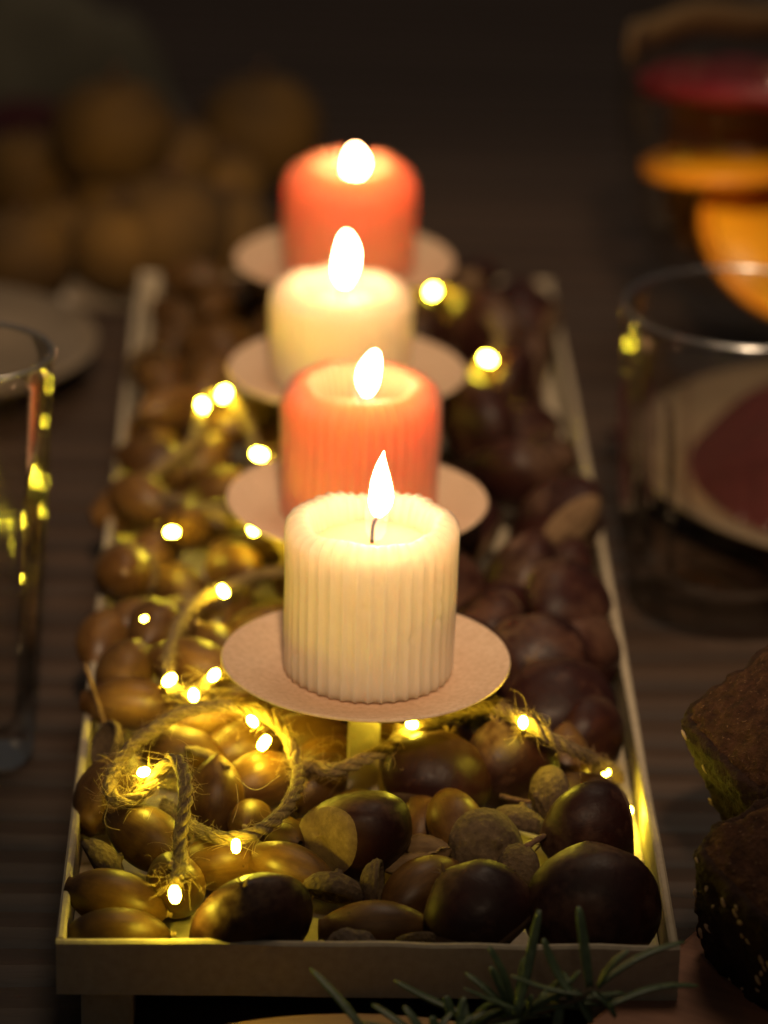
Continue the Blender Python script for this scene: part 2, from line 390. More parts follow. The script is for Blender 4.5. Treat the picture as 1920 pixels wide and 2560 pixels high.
def candle(k, name_label, holder_label, h, rad, shoulder, well_r, well_d, mat, pool, lean, fl, fw, fx, tip, seed, ribdepth):
    x, y = CX[k], CY[k]
    hd = thing('candle_holder', holder_label, 'candle holder', (x, y, FLO), 'candle holders along the tray')
    H = PZ-FLO
    # shallow dish of thin card
    tw = .0008
    prof = [(0, H-.0042), (.020, H-.0042), (.0245, H-.0036), (.0365, H-.0003), (.0369, H), (.0366, H+.0006), (.0362, H+.0006), (.0243, H-.0027), (.020, H-.0033), (0, H-.0033)]
    V, F = lathe(prof, 96, lambda r, z, a: (r*math.cos(a), r*math.sin(a), z+.0004*math.sin(2*a+seed)*(r/.037)**2))
    obj('dish', V, F, 'kraft', hd)
    V, F = box(-.0040, .0040, -.0012, .0012, .0003, H-.0043, .0003); st = obj('stem', V, F, 'tray', hd, False); st.rotation_euler.z = R(8-3*k)
    z0 = PZ-.0032
    cd = thing('candle', name_label, 'candle', (x+(.0008, .0004, -.0022, .0014)[k], y, z0), 'burning candles along the tray', Quaternion((0, 0, 1), seed))
    q = cd.rotation_quaternion
    prof = [(0, .0001), (rad*.90, .0001), (rad*.965, .0006), (rad*.985, .002)]
    prof += [(rad*(.985+.02*t), .002+(h-shoulder[1]-.002)*t) for t in [i/56 for i in range(1, 57)]]
    crest_r = rad*1.005-shoulder[0]
    prof += arc(crest_r, h-shoulder[1], shoulder[0], shoulder[1], 8, 90, 9)
    prof += arc(crest_r-.0002, h-well_d, crest_r-.0002-well_r, well_d, 88, 178, 0) if False else []
    # the inner slope of the well
    n = 10
    for i in range(1, n+1):
        t = i/n; prof.append((crest_r+(well_r-crest_r)*(t**.8), h-well_d*(t**1.5)))
    prof += [(well_r*.8, h-well_d*1.06), (well_r*.4, h-well_d*1.1), (0, h-well_d*1.1)]
    NA = 40*9
    V, F = lathe(prof, NA, ribbed(40, ribdepth, .00040, seed, h))
    obj('wax_body', V, F, mat, cd)
    pz = h-well_d*.94
    pr = well_r*1.035
    V, F = lathe([(pr, pz), (pr*.9, pz-.0001), (0, pz-.0001)], 64); obj('melted_pool', V, F, pool, cd)
    # wick, bent over at its end
    wk = [Vector((0, 0, pz-.002)), Vector((0, 0, pz+.003)), Vector((.0003, 0, pz+.0052)), Vector((.0012, 0, pz+.0068)), Vector((.0026, .0002, pz+.0076))]
    wk = [Quaternion((0, 0, 1), -seed) @ p for p in wk]
    V, F = tube(spline(wk, .0006), lambda t: .00055*(1-.3*t)); obj('wick', V, F, 'wick', cd)
    # flame: a leaning teardrop, hollow below where the wick shows
    fb = pz+fx; P = []; nn = 22
    iq = Quaternion((0, 0, 1), -seed)
    V, F, k8 = [], [], 16
    for i in range(nn+1):
        t = i/nn
        r = fw*(math.sin(math.pi*min(1, t**.62))**.8 if 0 < t < 1 else 0)
        if tip: r = fw*max(.0, (1-(1-t/.28)**2)**.5 if t < .28 else ((1-((t-.28)/.72)**1.75)**1.1))
        else: r = fw*max(.0, math.sin(math.pi*min(1, t**.85)))**.55
        if i == 0: r = fw*.35
        if i == nn: r = fw*.02
        off = Vector((.0012+lean*t+.0004*math.sin(t*5+seed), 0, 0))
        for j in range(k8):
            a = 2*math.pi*j/k8
            V.append(iq @ (off+Vector((r*math.cos(a), r*.8*math.sin(a), fb+fl*t))))
    for i in range(nn):
        for j in range(k8):
            j2 = (j+1) % k8; F.append((i*k8+j, i*k8+j2, (i+1)*k8+j2, (i+1)*k8+j))
    F.append(tuple(range(k8))[::-1])
    obj('flame', V, F, 'flame', cd)
    cen = sum((Vector(v) for v in V), Vector())/len(V)
    G = [cen+Vector(((v.x-cen.x)*1.22, (v.y-cen.y)*1.22, (v.z-cen.z)*1.07)) for v in V]
    obj('flame_edge', G, F, 'flame_edge', cd)
    V, F = lathe([(.0002, pz+.0004), (.0016, pz+.0012), (.0026, pz+.003), (.0029, fb), (.0030, fb+.002)], 20, lambda r, z, a: iq @ Vector((r*math.cos(a)+.0009, r*math.sin(a), z)))
    obj('flame_base', V, F, 'flame_mantle', cd)
candle(0, 'short ribbed cream candle burning in front, its wick in clear view', 'round kraft card dish on a stem, nearest of the four, under the front cream candle',
       .0418, .0212, (.0045, .0042), .0140, .0068, 'cream_wax', 'molten_cream', .0014, .0174, .0030, .0072, 1, .6, .00085)
candle(1, 'ribbed orange candle burning with a deep hollow top, behind the front cream candle', 'round kraft card dish under the nearer orange candle',
       .0385, .0214, (.0060, .0062), .0122, .0095, 'orange_wax', 'molten_orange', .0020, .0128, .0029, .0055, 0, 2.1, .0012)
candle(2, 'blurred cream candle with rounded shoulders and a tall flame, third from the front', 'round kraft card dish under the farther cream candle',
       .0305, .0216, (.0060, .0055), .0120, .0045, 'cream_wax', 'molten_cream', -.0002, .0165, .0033, .0045, 0, 4.4, .00045)
candle(3, 'blurred orange candle standing farthest back, with a rounded top', 'round kraft card dish at the far end under the rear orange candle',
       .0365, .0220, (.0090, .0090), .0105, .0085, 'orange_wax', 'molten_orange', .0003, .0105, .0033, .0030, 0, 5.2, .00045)

# ------------------------------------------------------------------ nuts
def acorn_meshes(var):
    """shell with pointed end at +z; real length about 1 (unit), radius .3"""
    rs = random.Random(100+var); n = 28; prof = []
    for i in range(1, 21):
        t = i/20; z = .5-t
        a = t*math.pi
        r = .31*(max(0, math.sin(a))**.52 if t < 1 else 0)
        if t < .16: r = .31*(math.sin(a)**.52)*(.90+.10*t/.16)
        prof.append((max(r, 0), z))
    prof = [(.035, .505)] + prof[:-1] + [(.12, -.485), (0, -.49)]
    def f(r, z, a):
        w = 1+.05*nz((math.cos(a)*.8+var*3.1, math.sin(a)*.8, z*2.2))+.015*math.cos(3*a+var)
        bend = .03*math.sin(var*1.7)*(z*z*4-.3)
        return (r*w*math.cos(a)+bend, r*w*.97*math.sin(a), z)
    V, F = lathe(prof, n, f); V = [(x*.0242, y*.0242, z*.024) for x, y, z in V]; a = bpy.data.meshes.new('shell'); a.from_pydata(V, [], F)
    a.polygons.foreach_set('use_smooth', [True]*len(F)); a.materials.append(M['acorn'])
    bend = .03*math.sin(var*1.7)*.7
    V, F = lathe([(.040, .494), (.034, .510), (.020, .520), (.026, .536), (.031, .545), (.022, .551), (0, .553)], 14, lambda r, z, a: (r*(1+.2*math.sin(3*a))*math.cos(a)+bend, r*math.sin(a), z))
    V = [(x*.0242, y*.0242, z*.024) for x, y, z in V]; b = bpy.data.meshes.new('tip'); b.from_pydata(V, [], F); b.polygons.foreach_set('use_smooth', [True]*len(F)); b.materials.append(M['acorn_tip'])
    return a, b
ACORN = [acorn_meshes(i) for i in range(6)]
def cap_mesh(var):
    """acorn cup opening to +z, radius 1: rows of little scales outside, smooth hollow inside"""
    n = 44; prof = [(0, -.80), (.10, -.80), (.14, -.70)]
    prof += [(math.sin(R(12+78*i/13)), -math.cos(R(12+78*i/13))*.68) for i in range(14)]
    k0 = len(prof)
    prof += [(.98, .10), (.90, .13), (.84, .06), (.78, -.1), (.6, -.33), (.3, -.46), (0, -.5)]
    def f(r, z, a):
        w = 1
        if z < .03 and r > .15: w = 1+.045*math.sin(22*a+math.floor((z+1)*9)*math.pi)*1+.06*nz((math.cos(a)*3+var, math.sin(a)*3, z*5))+.03*math.sin(z*55)
        else: w = 1+.04*nz((math.cos(a)*2+var, math.sin(a)*2, 1))
        return (r*w*math.cos(a), r*w*math.sin(a), z*(1+.08*nz((a, var, 3))))
    V, F = lathe(prof, n, f); V = [(x*.0075, y*.0075, z*.0075) for x, y, z in V]; me = bpy.data.meshes.new('cup'); me.from_pydata(V, [], F)
    me.polygons.foreach_set('use_smooth', [True]*len(F)); me.materials.append(M['cap']); return me
CAP = [cap_mesh(i) for i in range(3)]
def chestnut_meshes(var):
    """tip to +z, width 1 along x, thickness .68 along y, flat on one side"""
    n = 32; rows = 26; V, Fs, Fh = [], [], []
    hil = 19
    for i in range(rows+1):
        th = math.pi*i/rows
        for j in range(n):
            a = 2*math.pi*j/n
            s = max(0.0, math.sin(th))**.86; z = .46*math.cos(th)
            z += .05*math.exp(-(th/.22)**2)
            if th > 2.25: z = max(z, -.335-.02*math.cos(a*2))*.7+z*.3
            x = .5*s*math.cos(a); y = .36*s*math.sin(a)
            if y > 0: y *= .72+.1*math.sin(var*2.3)
            w = 1+.045*nz((x*3+var*5.3, y*3, z*3))+.012*nz((x*9+var, y*9, z*9))
            V.append(Vector((x*w, y*w, z*w)))
    for i in range(rows):
        for j in range(n):
            j2 = (j+1) % n
            (Fh if i >= hil else Fs).append((i*n+j, (i+1)*n+j, (i+1)*n+j2, i*n+j2))
    out = []
    for nm, Fx, mt, off in (('shell', Fs, 'chestnut', 0), ('hilum', Fh, 'hilum', .0)):
        used = sorted({i for f in Fx for i in f}); mp = {v: k for k, v in enumerate(used)}
        me = bpy.data.meshes.new(nm); me.from_pydata([V[i]*.03 for i in used], [], [tuple(mp[i] for i in f) for f in Fx])
        me.polygons.foreach_set('use_smooth', [True]*len(Fx)); me.materials.append(M[mt]); out.append(me)
    T = []
    rs = random.Random(var)
    for k in range(7):
        a = rs.uniform(0, 6.28); p = Vector((.012*math.cos(a), .012*math.sin(a), .49)); d = Vector((.05*math.cos(a), .05*math.sin(a), .06+.04*rs.random()))
        T.append(tube([p, p+d*.6, p+d*1.0+Vector((.012*math.cos(a), 0, 0))], lambda t: .010*(1-.8*t), 5))
    Vt, Ft = join(*T); me = bpy.data.meshes.new('tuft'); me.from_pydata([v*.03 for v in Vt], [], Ft); me.materials.append(M['hilum']); out.append(me)
    return out
CHEST = [chestnut_meshes(i) for i in range(5)]
PILE = []      # spheres that stand for what already lies in the tray: x, y, z, r
def put(mesh, name, root, s, mat=None):
    o = bpy.data.objects.new(name, mesh); COL.objects.link(o); o.parent = root; o.scale = s; return o
cnt = [0]
def acorn(p, L, rad, ang, tilt, label, group=None, tip=True, cap=None, var=None):
    cnt[0] += 1; v = cnt[0] if var is None else var
    me, tp = ACORN[v % 6]; d = dirv(ang, tilt)
    o = thing('acorn', label, 'acorn', p, group, zaxis(d, v*1.3))
    rad *= .93; s = (rad*CM/.31/.0242, rad*CM/.31/.0242, L*1.03*CM/.024)
    put(me, 'shell', o, s)
    if tip: put(tp, 'tip', o, s)
    if cap:
        c = put(CAP[v % 3], 'cap', o, (rad*CM*1.12/.0075,)*3); c.location = (0, 0, -L*CM*.30)
    for t in (-.27, 0, .27): q = p+d*(L*CM*t); PILE.append((q.x, q.y, q.z, rad*CM))
    return o
def chestnut(p, w, ang, tilt, roll, label, group=None, thick=1.0, tall=1.0, var=None, tuft=True):
    cnt[0] += 1; v = cnt[0] if var is None else var
    a, b, c = CHEST[v % 5]
    o = thing('chestnut', label, 'chestnut', p, group, zaxis(dirv(ang, tilt), R(roll)))
    s = (w/3, w/3*thick, w/3*tall)
    put(a, 'shell', o, s); put(b, 'hilum', o, s)
    if tuft: put(c, 'tuft', o, s)
    PILE.append((p.x, p.y, p.z, w*CM*.40)); return o
def cup(p, rad, ang, tilt, label):
    cnt[0] += 1
    o = thing('acorn_cup', label, 'acorn cup', p, None, zaxis(dirv(ang, tilt)))
    put(CAP[cnt[0] % 3], 'cup', o, (rad*CM/.0075,)*3); PILE.append((p.x, p.y, p.z, rad*CM*.8)); return o
def A(px, py, zc): return at(px, py, FLO+zc*CM)

# front, left to right; heights are of the centre above the tray floor
acorn(A(293, 2338, .72), 2.45, .74, 2, 0, 'dull acorn lying against the front wall in the near left corner')
acorn(A(290, 2250, .95), 2.5, .78, -14, -8, 'golden acorn with a pale knobbed tip, behind the one in the near left corner')
chestnut(A(628, 2300, 1.15), 3.05, 250, 62, 20, 'dark chestnut by the front wall, below the hanging end of the jute cord', None, .95, .92)
acorn(A(438, 2215, 1.05), 2.4, .80, 265, 52, 'orange brown acorn lit right at its tip by the last bulb of the cord', None)
acorn(A(372, 2095, 1.25), 2.6, .86, -38, -12, 'glossy reddish acorn slanting below the left end of the cord loop')
acorn(A(560, 2155, .95), 2.4, .78, 8, 5, 'acorn half in shadow just above the dark front chestnut')
acorn(A(722, 2178, 1.00), 2.4, .74, -25, -5, 'bright yellow acorn between two dark chestnuts, slanting down to the right', None, False)
acorn(A(275, 1985, 1.25), 2.5, .92, 60, 20, 'large dark brown acorn under the fuzzy left bend of the cord')
acorn(A(538, 2000, 1.35), 2.2, .80, 80, 65, 'upright blunt acorn inside the cord loop, left of a round one', None, False)
acorn(A(645, 1957, 1.35), 2.3, .84, 25, 10, 'round pale acorn inside the cord loop on its right side', None, False)
acorn(A(627, 2058, 1.05), 2.0, .66, 262, 20, 'small acorn pointing its nub at the viewer inside the cord loop')
acorn(A(702, 2100, .90), 2.0, .70, 300, 20, 'small acorn just outside the lower right of the cord loop', None, False)
acorn(A(450, 1880, 1.5), 2.5, .74, -20, 0, 'slim acorn inside the upper left of the cord loop', None, False)
acorn(A(606, 1872, 1.4), 2.4, .78, 30, 5, 'acorn lit by the two bulbs close together on the cord loop', None, False)
acorn(A(510, 1815, 1.5), 2.4, .78, 5, 0, 'acorn lying behind the top arc of the cord loop', None, False)
acorn(A(772, 1848, 1.3), 2.5, .76, -4, 0, 'acorn in the shade under the dish, left of the stem', None, False)
acorn(A(826, 1895, 1.1), 2.0, .66, 15, 0, 'smaller acorn touching the left of the front stem', None, False)
acorn(A(790, 1962, 1.15), 2.1, .78, 50, 20, 'yellow acorn with a dark spot, above the upright big chestnut', None, False)
acorn(A(312, 1685, 1.75), 2.4, .82, 75, 20, 'warm brown acorn standing at the left wall beside the bulbs', None, False)
acorn(A(325, 1762, 1.45), 2.6, .80, -8, 0, 'flat lying acorn at the left wall, under a warm brown one', None, False)
chestnut(A(882, 2068, 1.55), 3.3, 38, -4, 95, 'big dark chestnut at the centre front showing its wide pale scar on the left', None, 1.15, .86, 2)
chestnut(A(1094, 1945, 1.55), 2.85, 70, 48, 0, 'chestnut with pale mottled patches, right of the front stem', None, 1.0, .86)
chestnut(A(1275, 1905, 1.60), 2.7, 200, 70, 30, 'round chestnut lit from above by a bulb, right of the mottled one', None, 1.1, 1.0)
chestnut(A(1478, 2078, 1.45), 2.7, 195, -8, 10, 'smooth chestnut leaning near the bright right wall', None, 1.05, .98, 1)
chestnut(A(1482, 2268, 1.35), 3.3, 100, 58, 0, 'largest black looking chestnut in the near right corner', None, .98, .95, 3, False)
chestnut(A(1198, 2285, 1.20), 2.75, 150, 40, 15, 'brown chestnut with a light matte patch, by the front wall right of centre', None, 1.0, .95, 0)
acorn(A(940, 2322, .72), 2.75, .72, 1, 0, 'long brown acorn lying along the front wall at the centre')
acorn(A(1160, 2372, .60), 2.3, .62, -3, 0, 'low acorn half hidden by the front wall, below the brown chestnut', None, False)
acorn(A(1050, 2225, .95), 2.4, .78, 40, 18, 'dark acorn with a frayed end, between the cups and the brown chestnut', None, False)
acorn(A(1142, 2062, 1.35), 2.1, .80, 110, 25, 'pale acorn seated in a dark cup at its lower right', None, False)
acorn(A(1056, 2050, .95), 1.8, .60, 80, 30, 'small yellow acorn peeping out right of the big centre chestnut', None, False)
acorn(A(1412, 1920, 1.05), 2.3, .72, 85, 55, 'upright ochre acorn by the last bulb at the right wall', None, False)
acorn(A(1455, 1990, 1.0), 2.2, .66, -10, 0, 'ochre acorn tucked behind the chestnut at the right wall', None, False)
cup(A(833, 2236, 1.0), .78, 250, -50, 'rounded rough acorn cup lying open side down, left of an open cup')
cup(A(945, 2216, 1.15), .66, -8, 4, 'rough acorn cup lying on its side with its dark opening to the right')
cup(A(1040, 2356, .75), .56, 100, 40, 'small ragged acorn cup at the front wall beside the long acorn')
cup(A(1212, 2120, 1.25), .98, 120, -35, 'large dark acorn cup below the pale acorn at the right')
cup(A(1294, 2064, 1.20), .74, 240, -60, 'rough rounded acorn cup left of the smooth leaning chestnut')
cup(A(1380, 1985, 1.55), .72, 30, -10, 'scaly acorn cup standing above the smooth leaning chestnut')
cup(A(262, 1858, 1.35), .62, 200, 30, 'small ragged acorn cup at the left wall above the cord end')
cup(A(250, 2172, .80), .80, 200, -25, 'rough acorn cup lying by the left wall behind the golden acorn')
cup(A(1290, 2180, 1.0), .70, 40, -30, 'brown acorn cup wedged between two dark chestnuts on the right')
acorn(A(312, 1432, 2.0), 2.2, .86, 270, 25, 'blurred acorn in its cup facing the viewer at the left wall', None, True, True)
acorn(A(635, 1372, 1.5), 2.6, .62, 4, 0, 'yellow lit slim acorn beneath the dish of the nearer orange candle', None, False)
acorn(A(560, 1530, 1.6), 2.5, .82, 70, 15, 'blurred golden acorn below a bulb, left of the front candle', None, False)

acorn(A(325, 1268, 1.25), 2.4, .86, 20, 10, 'blurred acorn in front of the yellow glow at the left wall', None, False)
chestnut(A(1395, 1775, 1.45), 3.2, 120, 35, 20, 'big dark blurred chestnut at the right wall behind the lit bulb', None, 1.0, .95)
chestnut(A(1470, 1838, 1.0), 2.5, 60, 50, 60, 'chestnut low at the right wall beside the ochre acorn', None, 1.0, .95, None, False)
chestnut(A(1335, 1665, 1.6), 3.1, 160, 55, 0, 'dark blurred chestnut right of the front dish', None, 1.0, .95, None, False)
chestnut(A(1440, 1650, 1.3), 2.9, 20, 50, 40, 'blurred chestnut against the right wall level with the front dish', None, 1.0, .95, None, False)
acorn(A(262, 1600, 1.3), 2.3, .82, 75, 15, 'blurred acorn at the left wall in front of a round one', None, False)
acorn(A(345, 1560, 1.5), 2.4, .80, 20, 5, 'blurred acorn beside the second bulb from the left wall', None, False)
# small debris
def stick(label, pts, r, mat='bark', name='twig'):
    P = spline([A(*p) for p in pts], .0015); c = P[0].copy()
    V, F = tube([p-c for p in P], lambda t: r*CM*(1-.4*t)*(1+.15*math.sin(t*23)), 9)
    o = obj(name, V, F, mat); o.location = c; return tag(o, label, 'twig')
stick('short dark twig wedged between the chestnuts at the right', [(1228, 2180, .9), (1270, 2150, 1.3), (1320, 2115, 1.6), (1372, 2082, 1.7)], .11)
stick('thin reddish twig leaning over the left wall', [(268, 1830, 1.0), (245, 1760, 1.7), (222, 1690, 2.4), (208, 1650, 2.7)], .085)
stick('thin red twig between acorns left of the front stem', [(905, 1870, .9), (860, 1900, 1.3), (832, 1935, 1.5)], .07)
stick('short brown twig standing behind the dish stem on the left', [(860, 1880, .9), (848, 1820, 1.5), (838, 1780, 2.0)], .10)
stick('dry twig lying above the right hand acorn cups', [(1250, 1990, 1.3), (1300, 2000, 1.3), (1365, 2012, 1.3)], .07)
def husk(label, px, py, z, ang, tilt, L, w):
    V, F = [], []; n, mm = 14, 7; rs = random.Random(px)
    for i in range(n+1):
        t = i/n; ww = w*CM*math.sin(math.pi*(.08+.86*t))**.7
        for j in range(mm+1):
            s = j/mm*2-1
            V.append(Vector((ww*s, ww*.7*(1-s*s)+.0006*nz((t*6, s*3, px)), L*CM*(t-.5)+.0008*nz((s*4, t*4, px)))))
    k = len(V); V += [v+Vector((0, -.0007, 0)) for v in V]
    for i in range(n):
        for j in range(mm):
            a = i*(mm+1)+j; b = a+1; c = a+mm+2; d = a+mm+1
            F += [(a, b, c, d), (k+a, k+d, k+c, k+b)]
    for i in range(n):
        for j in (0, mm):
            a = i*(mm+1)+j; d = a+mm+1; F.append((a, d, k+d, k+a))
    o = obj('husk', V, F, 'husk'); o.location = A(px, py, z); o.rotation_mode = 'QUATERNION'; o.rotation_quaternion = zaxis(dirv(ang, tilt), R(rs.uniform(0, 360)))
    return tag(o, label, 'husk')
husk('curled dry husk sticking up inside the cord loop', 520, 1895, 2.1, -60, 10, 2.1, .28)
husk('pale torn husk flap beside the frayed acorn', 1085, 2150, 1.35, 30, 20, 1.0, .3)
husk('dry husk flap beneath the small yellow acorn', 1060, 2112, 1.1, -20, 5, 1.3, .35)
husk('dark dry husk under the big chestnut on its right', 1040, 2160, .9, 10, 0, 1.6, .4)
def pebble(label, px, py, z, r):
    V, F = lathe([(math.sin(R(180*i/12)) if 0 < i < 12 else 0, math.cos(R(180*i/12))) for i in range(13)], 18,
                 lambda rr, zz, a: tuple(Vector((rr*math.cos(a)*1.2, rr*math.sin(a), zz*.9))*(r*CM*(1+.35*nz((rr*math.cos(a)*1.6+px, rr*math.sin(a)*1.6, zz*1.6))))))
    o = obj('nut_fragment', V, F, 'stone', None, False); o.location = A(px, py, z); return tag(o, label, 'nut fragment')
pebble('small angular nut fragment at the front wall, left of the ragged cup', 880, 2368, .75, .48)

# blurred heap behind: acorns to the left, chestnuts to the right; each settles on what lies below
rs = random.Random(5)
for k in range(4): PILE.append((CX[k], CY[k], FLO+.01, .007)); PILE.append((CX[k], CY[k], FLO+.02, .007))
def settle(x, y, r):
    z = FLO+r*.9
    for (a, b, c, s) in PILE:
        d2 = (x-a)**2+(y-b)**2; q = (.90*(r+s))**2
        if d2 < q: z = max(z, c+math.sqrt(q-d2))
    return z
placed = 0; FILL = []
for tr in range(5200):
    x = rs.uniform(-.0640, .0615); y = rs.uniform(.012, TL-.014) if tr < 1500 else rs.uniform(.10, TL-.014)
    chest = x > rs.uniform(-.012, .022)
    r = .0118 if chest else .0088
    if abs(x) > .0725-r: continue
    z = settle(x, y, r)
    lim = FLO+.0115 if y < .115 else FLO+((.0235 if chest else .0205) if y < .40 else .019)
    if y < .115 and not (x < -.0 or y > .06): lim = FLO+.0105
    if z > lim: continue
    p = Vector((x, y, z)); far = y > .15
    ang = rs.uniform(0, 360); tl = rs.uniform(-20, 35)
    if chest: o = chestnut(p, rs.uniform(2.5, 3.1), ang, rs.uniform(-30, 75), rs.uniform(0, 360), None, 'chestnuts heaped in the tray', rs.uniform(.9, 1.1), rs.uniform(.88, 1.0), None, not far)
    else: o = acorn(p, rs.uniform(2.1, 2.7), rs.uniform(.74, .88), ang, tl, None, 'acorns heaped in the tray', not far, rs.random() < .14)
    FILL.append(o)
    placed += 1

# say where each one of the heap lies: beside which candle, how near the wall, which of those there
cells = {}
for o in FILL:
    x, y = o.location.x, o.location.y
    k = min(range(4), key=lambda i: abs(CY[i]-y)); dy = y-CY[k]
    cand = ('front cream candle', 'nearer orange candle', 'farther cream candle', 'rear orange candle')[k]
    side = 'left' if x < 0 else 'right'
    where = ('by the %s wall' if abs(x) > .045 else 'midway on the %s' if abs(x) > .02 else '%s of the stems') % side
    dep = 'just before' if dy < -.018 else 'just behind' if dy > .018 else 'level with'
    cells.setdefault((o['category'], where, dep, cand), []).append(o)
for (cat, where, dep, cand), L in cells.items():
    L.sort(key=lambda o: -o.location.z)
    look = 'blurred golden acorn' if cat == 'acorn' else 'blurred dark chestnut'
    if cand.startswith('front') : look = 'plain brown acorn' if cat == 'acorn' else 'plain dark chestnut'
    for i, o in enumerate(L):
        pre = '' if len(L) == 1 else ('upper ', 'lower ')[i] if len(L) == 2 else 'lowest ' if i == len(L)-1 else ('topmost ', 'second highest ', 'third highest ', 'fourth highest ')[i]
        o['label'] = '%s%s %s, %s the %s' % (pre, look, where, dep, cand)

# ------------------------------------------------------------------ string of lights on jute cord
garland = thing('string_lights', 'fuzzy jute cord with tiny warm lights, looped among the acorns and chestnuts', 'string lights', A(640, 1930, 0))
G0 = garland.location
strands = [
 [(1550, 1945, .5), (1516, 1918, 1.1), (1455, 1885, 2.3), (1395, 1856, 2.75), (1308, 1800, 3.2), (1230, 1768, 3.0), (1160, 1775, 2.7), (1100, 1790, 2.5), (1030, 1828, 2.4), (970, 1868, 2.4), (910, 1898, 2.3), (840, 1925, 2.2), (775, 1918, 2.1), (748, 1930, 2.2), (742, 1970, 2.2), (712, 2025, 2.1), (660, 2070, 2.0), (605, 2093, 2.0), (540, 2093, 1.9), (490, 2070, 1.7), (450, 2040, 1.3), (410, 2010, .9)],
 [(775, 1935, 1.8), (742, 1915, 2.2), (726, 1860, 2.5), (692, 1808, 2.8), (640, 1778, 2.9), (570, 1764, 3.0), (510, 1768, 2.9), (450, 1784, 2.8), (400, 1812, 2.7), (350, 1850, 2.6), (310, 1890, 2.5), (285, 1930, 2.4), (274, 1968, 2.3), (288, 2000, 2.2), (330, 2000, 2.2), (370, 1972, 2.4), (402, 1928, 2.8), (424, 1902, 3.1), (446, 1904, 3.2), (460, 1940, 3.1), (464, 1990, 2.9), (457, 2045, 2.6), (450, 2095, 2.35), (452, 2140, 2.15), (447, 2180, 2.05), (438, 2215, 2.0)],
 [(650, 1730, 1.9), (600, 1695, 2.3), (540, 1690, 2.6), (484, 1738, 2.5), (440, 1728, 2.4), (424, 1698, 2.4), (425, 1640, 2.5), (450, 1560, 2.6), (500, 1500, 2.8), (558, 1474, 2.9), (640, 1440, 2.6), (720, 1420, 2.4), (700, 1350, 2.6), (634, 1316, 2.8), (560, 1290, 2.6), (440, 1250, 2.3), (345, 1222, 2.0), (400, 1170, 2.4), (470, 1120, 2.6), (500, 1060, 2.8), (506, 1013, 3.0), (560, 985, 3.0), (620, 1060, 2.7), (648, 1134, 2.8), (720, 1150, 2.4), (790, 1050, 2.2), (850, 900, 2.2), (960, 800, 2.3), (1040, 745, 2.7), (1082, 727, 2.9), (1160, 742, 3.0), (1230, 800, 3.0), (1252, 860, 2.9), (1219, 897, 2.8), (1150, 960, 2.4)],
]
CR = .00095
plys, fib = [], []
def fibre(p, d, L, curl, r=.00006, n=6):
    """one stray fibre as a thin three-sided tube"""
    P = [p.copy()]; d = d.normalized()
    ax = Vector((rs.gauss(0, 1), rs.gauss(0, 1), rs.gauss(0, 1))).normalized()
    for i in range(n):
        d = (Quaternion(ax, curl/n*(1+rs.gauss(0, .4))) @ d).normalized(); d.z -= .02
        P.append(P[-1]+d*(L/n))
    fib.append(tube(P, lambda t: r*(1-.5*t), 3, False))
paths = []
for si, st in enumerate(strands):
    P = spline([A(p[0], p[1], p[2]+(.15 if si == 2 else 0))-G0 for p in st], .0011); fr = frames(P); paths.append(P)
    tw = 2*math.pi/.0125*.0011
    for k in range(3):
        Q = []
        for i, (p, (t, n, b)) in enumerate(zip(P, fr)):
            a = i*tw+k*2.094; rr = CR*(.92+.22*nz((i*.09, k*5, si)))
            Q.append(p+n*(rr*math.cos(a))+b*(rr*math.sin(a)))
        plys.append(tube(Q, lambda t, k=k, si=si:   .00098*(1+.16*nz((t*90, k*3.3, si*7))), 8))
    near = 4 if si < 2 else 2
    for i, (p, (t, n, b)) in enumerate(zip(P, fr)):
        for _ in range(near):
            a = rs.uniform(0, 6.283); o = n*math.cos(a)+b*math.sin(a)
            sgn = rs.choice((-1, 1))
            u = rs.random()
            if u < .62: fibre(p+o*.0017, t*sgn+o*rs.uniform(.02, .35), rs.uniform(.002, .006), rs.uniform(-.8, .8), .00007)
            elif u < .95: fibre(p+o*.0016, t*sgn*.8+o*rs.uniform(.4, 1.2), rs.uniform(.0015, .0045), rs.uniform(-2.2, 2.2), .00005)
            elif u < .985 and si < 2: fibre(p+o*.0016, t*sgn*.6+o, rs.uniform(.005, .012), rs.uniform(-3.5, 3.5), .00005, 9)
for (px, py, z, n, sp) in ((335, 1930, 2.4, 300, .0042), (395, 1955, 2.5, 240, .0045), (300, 1990, 2.2, 160, .0032), (438, 2185, 2.1, 150, .0026), (640, 1800, 2.8, 120, .004), (500, 1745, 2.6, 200, .005), (745, 1905, 2.1, 180, .004), (1310, 1800, 3.1, 70, .003), (1510, 1915, 2.0, 90, .003), (930, 1875, 2.4, 110, .004), (560, 1690, 2.6, 80, .004)):
    c = A(px, py, z)-G0
    for _ in range(int(n*.33)):
        p = c+Vector((rs.gauss(0, sp), rs.gauss(0, sp), rs.gauss(0, sp*.45)))
        fibre(p, Vector((rs.gauss(0, 1), rs.gauss(0, 1), rs.gauss(0, .6))), rs.uniform(.002, .008), rs.uniform(-3, 3), .00006)
for (a, b, c) in (((275, 2000, 2.2), (262, 2060, 1.8), (310, 2078, 1.7)), ((585, 1940, 2.4), (640, 1975, 2.3), (705, 1935, 2.4)), ((590, 1960, 2.4), (595, 2010, 2.2), (580, 2060, 2.0))):
    P = spline([A(*a)-G0, A(*b)-G0, A(*c)-G0], .001); fib.append(tube(P, .00009, 4, False))
V, F = join(*plys); obj('cord', V, F, 'jute', garland)
V, F = join(*fib); tag(obj('cord_fuzz', V, F, 'fibre', garland), None, None, None, 'stuff')
